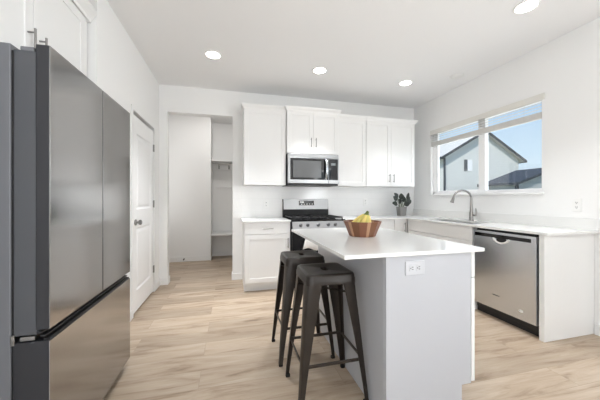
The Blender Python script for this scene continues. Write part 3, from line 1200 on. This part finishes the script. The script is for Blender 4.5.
# ================================================================= OUTLETS
def outlet(label, side, origin, horizontal=False, switch=False, pm='plate'):
    """plate centred at origin on a wall facing side"""
    r = thing('light_switch' if switch else 'wall_outlet', label, 'switch' if switch else 'outlet', origin)
    w, h = (0.118, 0.074) if horizontal else (0.074, 0.118)

    def fc(bm):
        return facing(bm, side, origin)
    bm = NB()
    box(bm, -w / 2, w / 2, -h / 2, h / 2, 0.0, 0.006, 0.002)
    obj('cover_plate', fc(bm), M[pm], r)
    if switch:
        bm = NB()
        box(bm, -0.016, 0.016, -0.033, 0.033, 0.004, 0.010, 0.002)
        obj('rocker', fc(bm), M['plate'], r)
        return r
    for s in (-1, 1):
        du, dv = (s * 0.021, 0) if horizontal else (0, s * 0.021)
        bm = NB()
        lp = [p + Vector((du, dv, 0)) for p in rrect(0.0165, 0.0165, 0.008, 0.005, 4)]
        loft(bm, [lp, [p + Vector((0, 0, 0.003)) for p in lp]])
        rc = obj('receptacle', fc(bm), M[pm], r)
        bm = NB()
        for q in (-0.006, 0.006):
            a_, b_ = (du, dv + q) if horizontal else (du + q, dv)
            hw, hh = (0.005, 0.0018) if horizontal else (0.0018, 0.005)
            a_ += 0.003 if horizontal else 0
            b_ += 0 if horizontal else 0.003
            box(bm, a_ - hw, a_ + hw, b_ - hh, b_ + hh, 0.0072, 0.0084)
        ga, gb = (du - 0.008, dv) if horizontal else (du, dv - 0.008)
        cyl(bm, (ga, gb, 0.0072), (ga, gb, 0.0084), 0.0034, n=10)
        obj('slots', fc(bm), M['slot'], rc)
    return r


outlet('white outlet plate on the wall above the counter end past the dishwasher', '-X', (XR, 1.793, 1.137))
outlet('white outlet plate on the tiles between hallway opening and range', '-Y', (0.516, YB - 0.009, 1.116))
outlet('white outlet plate on the tiles above the fruit bowl', '-Y', (2.17, YB - 0.009, 1.142))
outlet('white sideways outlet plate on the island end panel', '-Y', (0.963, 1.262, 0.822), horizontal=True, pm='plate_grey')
outlet('white light switch plate at the edge of the hallway opening', '-Y', (0.085, YB - 0.009, 1.10), switch=True)


# ================================================================= STOOLS
def make_stool(label):
    r = thing('bar_stool', label, 'stool', (0, 0, 0), 'metal stools at the island')
    H = 0.757
    hs = 0.150
    # seat: pressed sheet with a hand slot and a rolled skirt
    bm = NB()

    def L(hx, hy, rad, z):
        return rrect(hx, hy, rad, z, 6)
    loops = [L(0.020, 0.040, 0.0195, H - 0.040), L(0.020, 0.040, 0.0195, H - 0.004), L(0.024, 0.044, 0.0235, H - 0.0025), L(hs - 0.035, hs - 0.035, 0.03, H - 0.002), L(hs - 0.026, hs - 0.026, 0.03, H),
             L(hs - 0.009, hs - 0.009, 0.034, H - 0.001), L(hs - 0.004, hs - 0.004, 0.038, H - 0.005), L(hs - 0.001, hs - 0.001, 0.040, H - 0.012), L(hs, hs, 0.040, H - 0.026),
             L(hs + 0.003, hs + 0.003, 0.040, H - 0.031), L(hs + 0.004, hs + 0.004, 0.040, H - 0.058), L(hs + 0.000, hs + 0.000, 0.040, H - 0.058),
             L(hs - 0.003, hs - 0.003, 0.038, H - 0.036), L(hs - 0.016, hs - 0.016, 0.03, H - 0.010)]
    loft(bm, loops, ring=True)
    obj('seat', bm, M['gun'], r, True)
    # legs: folded sheet, wide at the top and slim at the foot
    fx, fy = 0.214, 0.188
    for sx in (-1, 1):
        for sy in (-1, 1):
            bm = NB()
            lps = []
            for k in range(9):
                q = k / 8
                z = (H - 0.045) * (1 - q) + 0.012 * q
                e_ = q + 0.02 * math.sin(PI * q)
                ox = (hs + 0.001) * (1 - e_) + fx * e_
                oy = (hs + 0.001) * (1 - e_) + fy * e_
                arm = 0.060 * (1 - q) ** 1.3 + 0.027
                rd = 0.026 * (1 - q) + 0.012
                th_ = 0.004
                outer = [(arm, 0), (rd, 0), (rd * 0.29, rd * 0.29), (0, rd), (0, arm)]
                inner = [(th_, arm), (th_, rd), (rd * 0.29 + th_ * 0.7, rd * 0.29 + th_ * 0.7), (rd, th_), (arm, th_)]
                lps.append([Vector((sx * (ox - a), sy * (oy - b), z)) for a, b in outer + inner])
            loft(bm, lps)
            lg = obj('leg', bm, M['gun'], r, True)
            bm = NB()
            loft(bm, [[Vector((sx * (fx - 0.0155) + p.x, sy * (fy - 0.0155) + p.y, z)) for p in rrect(0.0145, 0.0145, 0.007, z, 4)] for z in (0.0, 0.013)])
            obj('foot_cap', bm, M['rubber'], lg)
    # foot rails and short braces under the seat
    zr = 0.255
    q = 1 - zr / (H - 0.045)
    rx_, ry_ = hs * (1 - q) + fx * q - 0.010, hs * (1 - q) + fy * q - 0.010
    for s in (-1, 1):
        bm = NB()
        box(bm, -rx_, rx_, s * ry_ - 0.004, s * ry_ + 0.004, zr - 0.009, zr + 0.009, 0.002)
        obj('foot_rail', bm, M['gun'], r)
        bm = NB()
        box(bm, s * rx_ - 0.004, s * rx_ + 0.004, -ry_, ry_, zr - 0.009, zr + 0.009, 0.002)
        obj('foot_rail', bm, M['gun'], r)
    for s in (-1, 1):
        bm = NB()
        a = 0.138
        zc_ = 0.64
        v0 = Vector((-a, -s * a, zc_))
        v1 = Vector((a, s * a, zc_))
        d_ = (v1 - v0).normalized()
        n_ = Vector((-d_.y, d_.x, 0)) * 0.010
        up_ = Vector((0, 0, 0.003))
        dz = Vector((0, 0, 0.004 * s))
        loft(bm, [[p + n_ + up_ + dz, p - n_ + up_ + dz, p - n_ - up_ + dz, p + n_ - up_ + dz] for p in (v0, v1)])
        obj('cross_brace', bm, M['gun'], r)
    return r


st = make_stool('gunmetal backless metal bar stool standing in front, near the island corner')
st.location = (0.570, 1.612, 0)
dup(st, (0.545, 2.080, 0), 'gunmetal backless metal bar stool standing behind, nearer the range', 'metal stools at the island')

# ================================================================= FRUIT BOWL
BX, BY, BZ = 0.965, 1.868, 0.915
bowl = thing('fruit_bowl', 'faceted wooden bowl of brown and pale staves on the island', 'bowl', (BX, BY, BZ))
ro, rb, hb, tk = 0.143, 0.095, 0.112, 0.009


def bp_(r, a, z):
    return Vector((BX + r * math.cos(a), BY + r * math.sin(a), BZ + z))


ang = math.radians(-162)
edges = []
for k in range(6):
    for wdeg, m_k in ((11, 'wood_b'), (24.5, 'wood_c'), (24.5, 'wood_a')):
        a1 = ang + math.radians(wdeg)
        bm = NB()
        ra = [(rb, 0.0), (rb + 0.006, 0.006), (ro, hb), (ro - tk, hb), (rb - 0.004, 0.012), (rb - 0.006, 0.0)]
        loft(bm, [[bp_(r, q, z) for r, z in ra] for q in (ang, a1)])
        obj('stave', bm, M[m_k], bowl)
        edges.append(ang)
        ang = a1
bm = NB()
loft(bm, [[bp_(rb - 0.002, a, 0.0) for a in edges], [bp_(rb - 0.002, a, 0.012) for a in edges]])
obj('base', bm, M['wood_c'], bowl)

bn = thing('banana_bunch', 'bunch of yellow bananas with green stalks in the wooden bowl', 'bananas', (BX, BY, BZ + 0.02))
stem = Vector((BX + 0.040, BY - 0.010, BZ + 0.178))
ends = [(-0.098, 0.010, 0.085), (-0.080, -0.035, 0.070), (-0.050, -0.070, 0.062), (-0.012, -0.082, 0.058), (0.022, -0.074, 0.056), (0.046, -0.040, 0.060)]
for i, (ex_, ey_, ezz) in enumerate(ends):
    e1 = Vector((BX + ex_, BY + ey_, BZ + ezz))
    mid = (stem + e1) / 2 + Vector((ex_, ey_, 0)) * 0.02 + Vector((0, 0, -0.004))
    pts, rads = [], []
    for k in range(11):
        q = k / 10
        p = stem * (1 - q) ** 2 + mid * (2 * q * (1 - q)) + e1 * q * q
        pts.append(p)
        rads.append(0.0055 + 0.0125 * math.sin(PI * min(1, max(0, (q - 0.12) / 0.88)) ** 0.8) if q > 0.12 else 0.0058)
    bm = NB()
    tube(bm, pts[2:], rads[2:], 7)
    b_ = obj('banana', bm, M['ban'] if i % 2 == 0 else M['ban_g'], bn, True)
    bm = NB()
    tube(bm, pts[:5], [0.0062, 0.0062, 0.0080, 0.0105, 0.0105], 7)
    obj('stalk', bm, M['ban_tip'], b_, True)
bm = NB()
tube(bm, [stem + Vector((0.004, 0, 0.006)), stem + Vector((-0.004, 0, -0.006)), stem + Vector((-0.008, -0.004, -0.022))], [0.010, 0.013, 0.011], 10)
obj('crown_stub', bm, M['ban_tip'], bn, True)

# ================================================================= POTTED PLANT
PX, PY, PZ = 2.690, 3.850, 0.915
pl = thing('potted_plant', 'small dark-leaved plant in a grey pot in the counter corner', 'plant', (PX, PY, PZ))
bm = NB()
lp = []
for z, h_ in ((0.0, 0.054), (0.13, 0.064), (0.150, 0.066), (0.150, 0.058), (0.125, 0.056)):
    lp.append([Vector((PX, PY, PZ)) + p for p in rrect(h_, h_, 0.020, z, 5)])
loft(bm, lp)
pt = obj('pot', bm, M['pot'], pl, True)
bm = NB()
for k in range(5):
    for sgn in (0,):
        xx = PX - 0.040 + k * 0.020
        loft(bm, [[Vector((xx - 0.004, PY - o_, PZ + z)), Vector((xx + 0.004, PY - o_, PZ + z)), Vector((xx + 0.004, PY - o_ + 0.01, PZ + z)), Vector((xx - 0.004, PY - o_ + 0.01, PZ + z))] for z, o_ in ((0.006, 0.058), (0.125, 0.0675))])
obj('rib', bm, M['pot'], pt)
bm = NB()
loft(bm, [[Vector((PX, PY, PZ)) + p for p in rrect(0.057, 0.057, 0.018, z, 5)] for z in (0.10, 0.130)])
obj('soil', bm, M['soil'], pl)
leaves = [(-0.155, -0.02, 0.215, 0.9), (-0.15, -0.04, 0.315, -0.2), (-0.10, 0.02, 0.375, 0.3), (-0.035, -0.05, 0.36, -0.5), (0.03, 0.04, 0.365, 0.5), (0.005, -0.07, 0.31, 0.2),
          (0.115, -0.03, 0.37, 0.7), (0.085, 0.03, 0.30, 0.0), (0.135, -0.05, 0.255, -0.3), (0.095, -0.07, 0.215, 0.5), (-0.075, -0.06, 0.27, 0.1), (0.16, 0.02, 0.32, 0.4)]
for i, (lx, ly, lz, tw_) in enumerate(leaves):
    lx *= 1.08
    tip = Vector((PX + lx, PY + ly, PZ + lz))
    root = Vector((PX + lx * 0.15, PY + ly * 0.15, PZ + 0.125))
    dv = Vector((lx, ly, (lz - 0.16) * 0.9)).normalized()
    base_ = tip - dv * 0.088
    bm = NB()
    tube(bm, [root, (root * 0.5 + base_ * 0.5) + Vector((0, 0, 0.012)), base_], [0.0055, 0.0048, 0.0038], 8)
    sm = obj('stem', bm, M['leaf_pale'], pl, True)
    bm = NB()
    side_ = dv.cross(Vector((math.sin(tw_), -1.0, 0.25))).normalized()
    nrm = side_.cross(dv).normalized()
    rows = []
    for k in range(9):
        q = k / 8
        wv = 0.042 * (math.sin(PI * (0.04 + 0.93 * q ** 0.85))) ** 0.75
        cpt = base_ + dv * (0.092 * q) + nrm * (-0.014 * q * q)
        row = []
        for s_ in (-1, -0.5, 0, 0.5, 1):
            row.append(cpt + side_ * (wv * s_) + nrm * (0.010 * abs(s_) * (wv / 0.037)))
        rows.append(row)
    vg = [[bm.verts.new(p) for p in row] for row in rows]
    for a_ in range(8):
        for b2 in range(4):
            bm.faces.new((vg[a_][b2], vg[a_][b2 + 1], vg[a_ + 1][b2 + 1], vg[a_ + 1][b2]))
    lf = obj('leaf', bm, M['leaf'], sm, True)
    md3 = lf.modifiers.new('thickness', 'SOLIDIFY')
    md3.thickness = 0.0022

# ================================================================= CEILING LIGHTS
def ceiling_light(label, x, y, power):
    r = thing('recessed_ceiling_light', label, 'ceiling light', (x, y, ZC), 'recessed ceiling lights')
    bm = NB()
    loft(bm, [circ((x, y, ZC - dz), (0, 0, 1), rr_, 32) for dz, rr_ in ((0.0, 0.092), (0.005, 0.091), (0.009, 0.084), (0.007, 0.074), (0.0, 0.074))])
    obj('trim_ring', bm, M['plate'], r, True)
    bm = NB()
    lathe(bm, [(0.0, -0.006), (0.074, -0.006), (0.074, -0.001), (0, -0.001)], (x, y, ZC), 32)
    obj('diffuser', bm, M['lamp'], r)
    l = bpy.data.lights.new('downlight', 'AREA')
    l.shape = 'DISK'
    l.size = 0.14
    l.energy = power
    l.spread = math.radians(75)
    l.color = (0.97, 0.985, 1.0)
    lo = bpy.data.objects.new('downlight', l)
    COL.objects.link(lo)
    lo.parent = r
    lo.location = (0, 0, -0.012)
    return r


for x_, y_, pw_, lab in ((-0.19, 3.11, 10.4, 'round recessed light in the ceiling before the hallway opening'),
                    (1.06, 3.165, 9.6, 'round recessed light in the ceiling in front of the microwave'),
                    (2.31, 3.215, 4.4, 'round recessed light in the ceiling near the back corner'),
                    (2.355, 1.690, 5.4, 'round recessed light in the ceiling in front of the window, over the dishwasher')):
    ceiling_light(lab, x_, y_, pw_)
bm = NB()
lathe(bm, [(0.0, -0.022), (0.055, -0.022), (0.066, -0.016), (0.070, -0.006), (0.082, -0.006), (0.084, 0.0), (0, 0)], (2.825, 2.874, ZC), 32)
tag(obj('smoke_detector', bm, M['plate'], None, True, origin=(2.825, 2.874, ZC)), 'round white smoke detector on the ceiling by the window wall', 'smoke detector')

# ================================================================= WINDOW BLIND
bl = thing('window_blind', 'white slatted blind drawn partly up in the kitchen window', 'blind', (XR, (WY0 + WY1) / 2, 2.26))
bm = NB()
box(bm, XR - 0.012, XR + 0.006, WY0 - 0.026, WY1 + 0.004, 2.215, 2.284, 0.003)
box(bm, XR + 0.006, XR + 0.040, WY0 + 0.004, WY1 - 0.004, 2.222, 2.260)
obj('valance', bm, M['valance'], bl)
for zz in (2.130, 2.1625, 2.195):
    bm = NB()
    loft(bm, [[Vector((XR + 0.003, y, zz - 0.004)), Vector((XR + 0.028, y, zz + 0.002)), Vector((XR + 0.044, y, zz + 0.003)), Vector((XR + 0.044, y, zz + 0.0055)), Vector((XR + 0.028, y, zz + 0.0045)), Vector((XR + 0.003, y, zz - 0.0015))] for y in (WY0 + 0.008, WY1 - 0.008)])
    obj('slat', bm, M['blind'], bl)
bm = NB()
box(bm, XR + 0.002, XR + 0.044, WY0 + 0.008, WY1 - 0.008, 2.030, 2.098, 0.004)
obj('bottom_rail', bm, M['blind'], bl)
for yy in (WY0 + 0.18, WY1 - 0.18, 2.83):
    bm = NB()
    cyl(bm, (XR + 0.005, yy, 2.09), (XR + 0.005, yy, 2.225), 0.0012, n=6)
    obj('lift_cord', bm, M['blind'], bl)

# ================================================================= HALL LOCKER
lk = thing('mudroom_locker', 'built-in white locker with bench and shelves in the hallway', 'locker', (0.2, 5.7, 0))
bm = NB()
box(bm, -0.395, -0.373, 5.49, 5.895, 0.0, 2.62, 0.002)
obj('side_panel', bm, M['trim'], lk)
bm = NB()
box(bm, -0.372, 0.80, 5.50, 5.895, 0.475, 0.512, 0.003)
obj('bench_seat', bm, M['trim'], lk)
bm = NB()
box(bm, -0.372, 0.80, 5.52, 5.895, 1.935, 1.962, 0.003)
obj('shelf', bm, M['trim'], lk)
bm = NB()
box(bm, -0.30, 0.80, 5.872, 5.897, 1.425, 1.447, 0.002)
obj('rail', bm, M['trim'], lk)
bm = NB()
box(bm, -0.372, 0.80, 5.885, 5.899, 0.0, 0.095, 0.003)
obj('base_board', bm, M['trim'], lk)
bm = NB()
box(bm, 0.80, 0.822, 5.49, 5.895, 0.0, 2.62, 0.002)
obj('side_panel', bm, M['trim'], lk)
cr = thing('coat_rack', 'white board with metal coat hooks under the hallway locker shelf', 'coat rack', (0.1, 5.88, 1.84))
bm = NB()
box(bm, -0.30, 0.70, 5.880, 5.899, 1.79, 1.90, 0.003)
obj('board', bm, M['trim'], cr)
for k in range(5):
    x = -0.24 + k * 0.2
    bm = NB()
    box(bm, x - 0.012, x + 0.012, 5.874, 5.881, 1.815, 1.880, 0.002)
    tube(bm, [(x, 5.876, 1.84), (x, 5.845, 1.832), (x, 5.825, 1.845), (x, 5.822, 1.865)], 0.006, 8)
    tube(bm, [(x, 5.876, 1.87), (x, 5.835, 1.880), (x, 5.820, 1.90)], 0.006, 8)
    obj('hook', bm, M['nickel'], cr, True)

ds = thing('door_stop', 'small metal door stop on the hallway baseboard', 'door stop', (-0.86, 5.50, 0.05))
bm = NB()
cyl(bm, (-0.86, 5.507, 0.055), (-0.86, 5.50, 0.055), 0.014, n=12)
cyl(bm, (-0.86, 5.50, 0.055), (-0.86, 5.45, 0.055), 0.006, n=10)
obj('spring', bm, M['nickel'], ds, True)
bm = NB()
cyl(bm, (-0.86, 5.452, 0.055), (-0.86, 5.435, 0.055), 0.011, n=12)
obj('rubber_tip', bm, M['rubber'], ds, True)
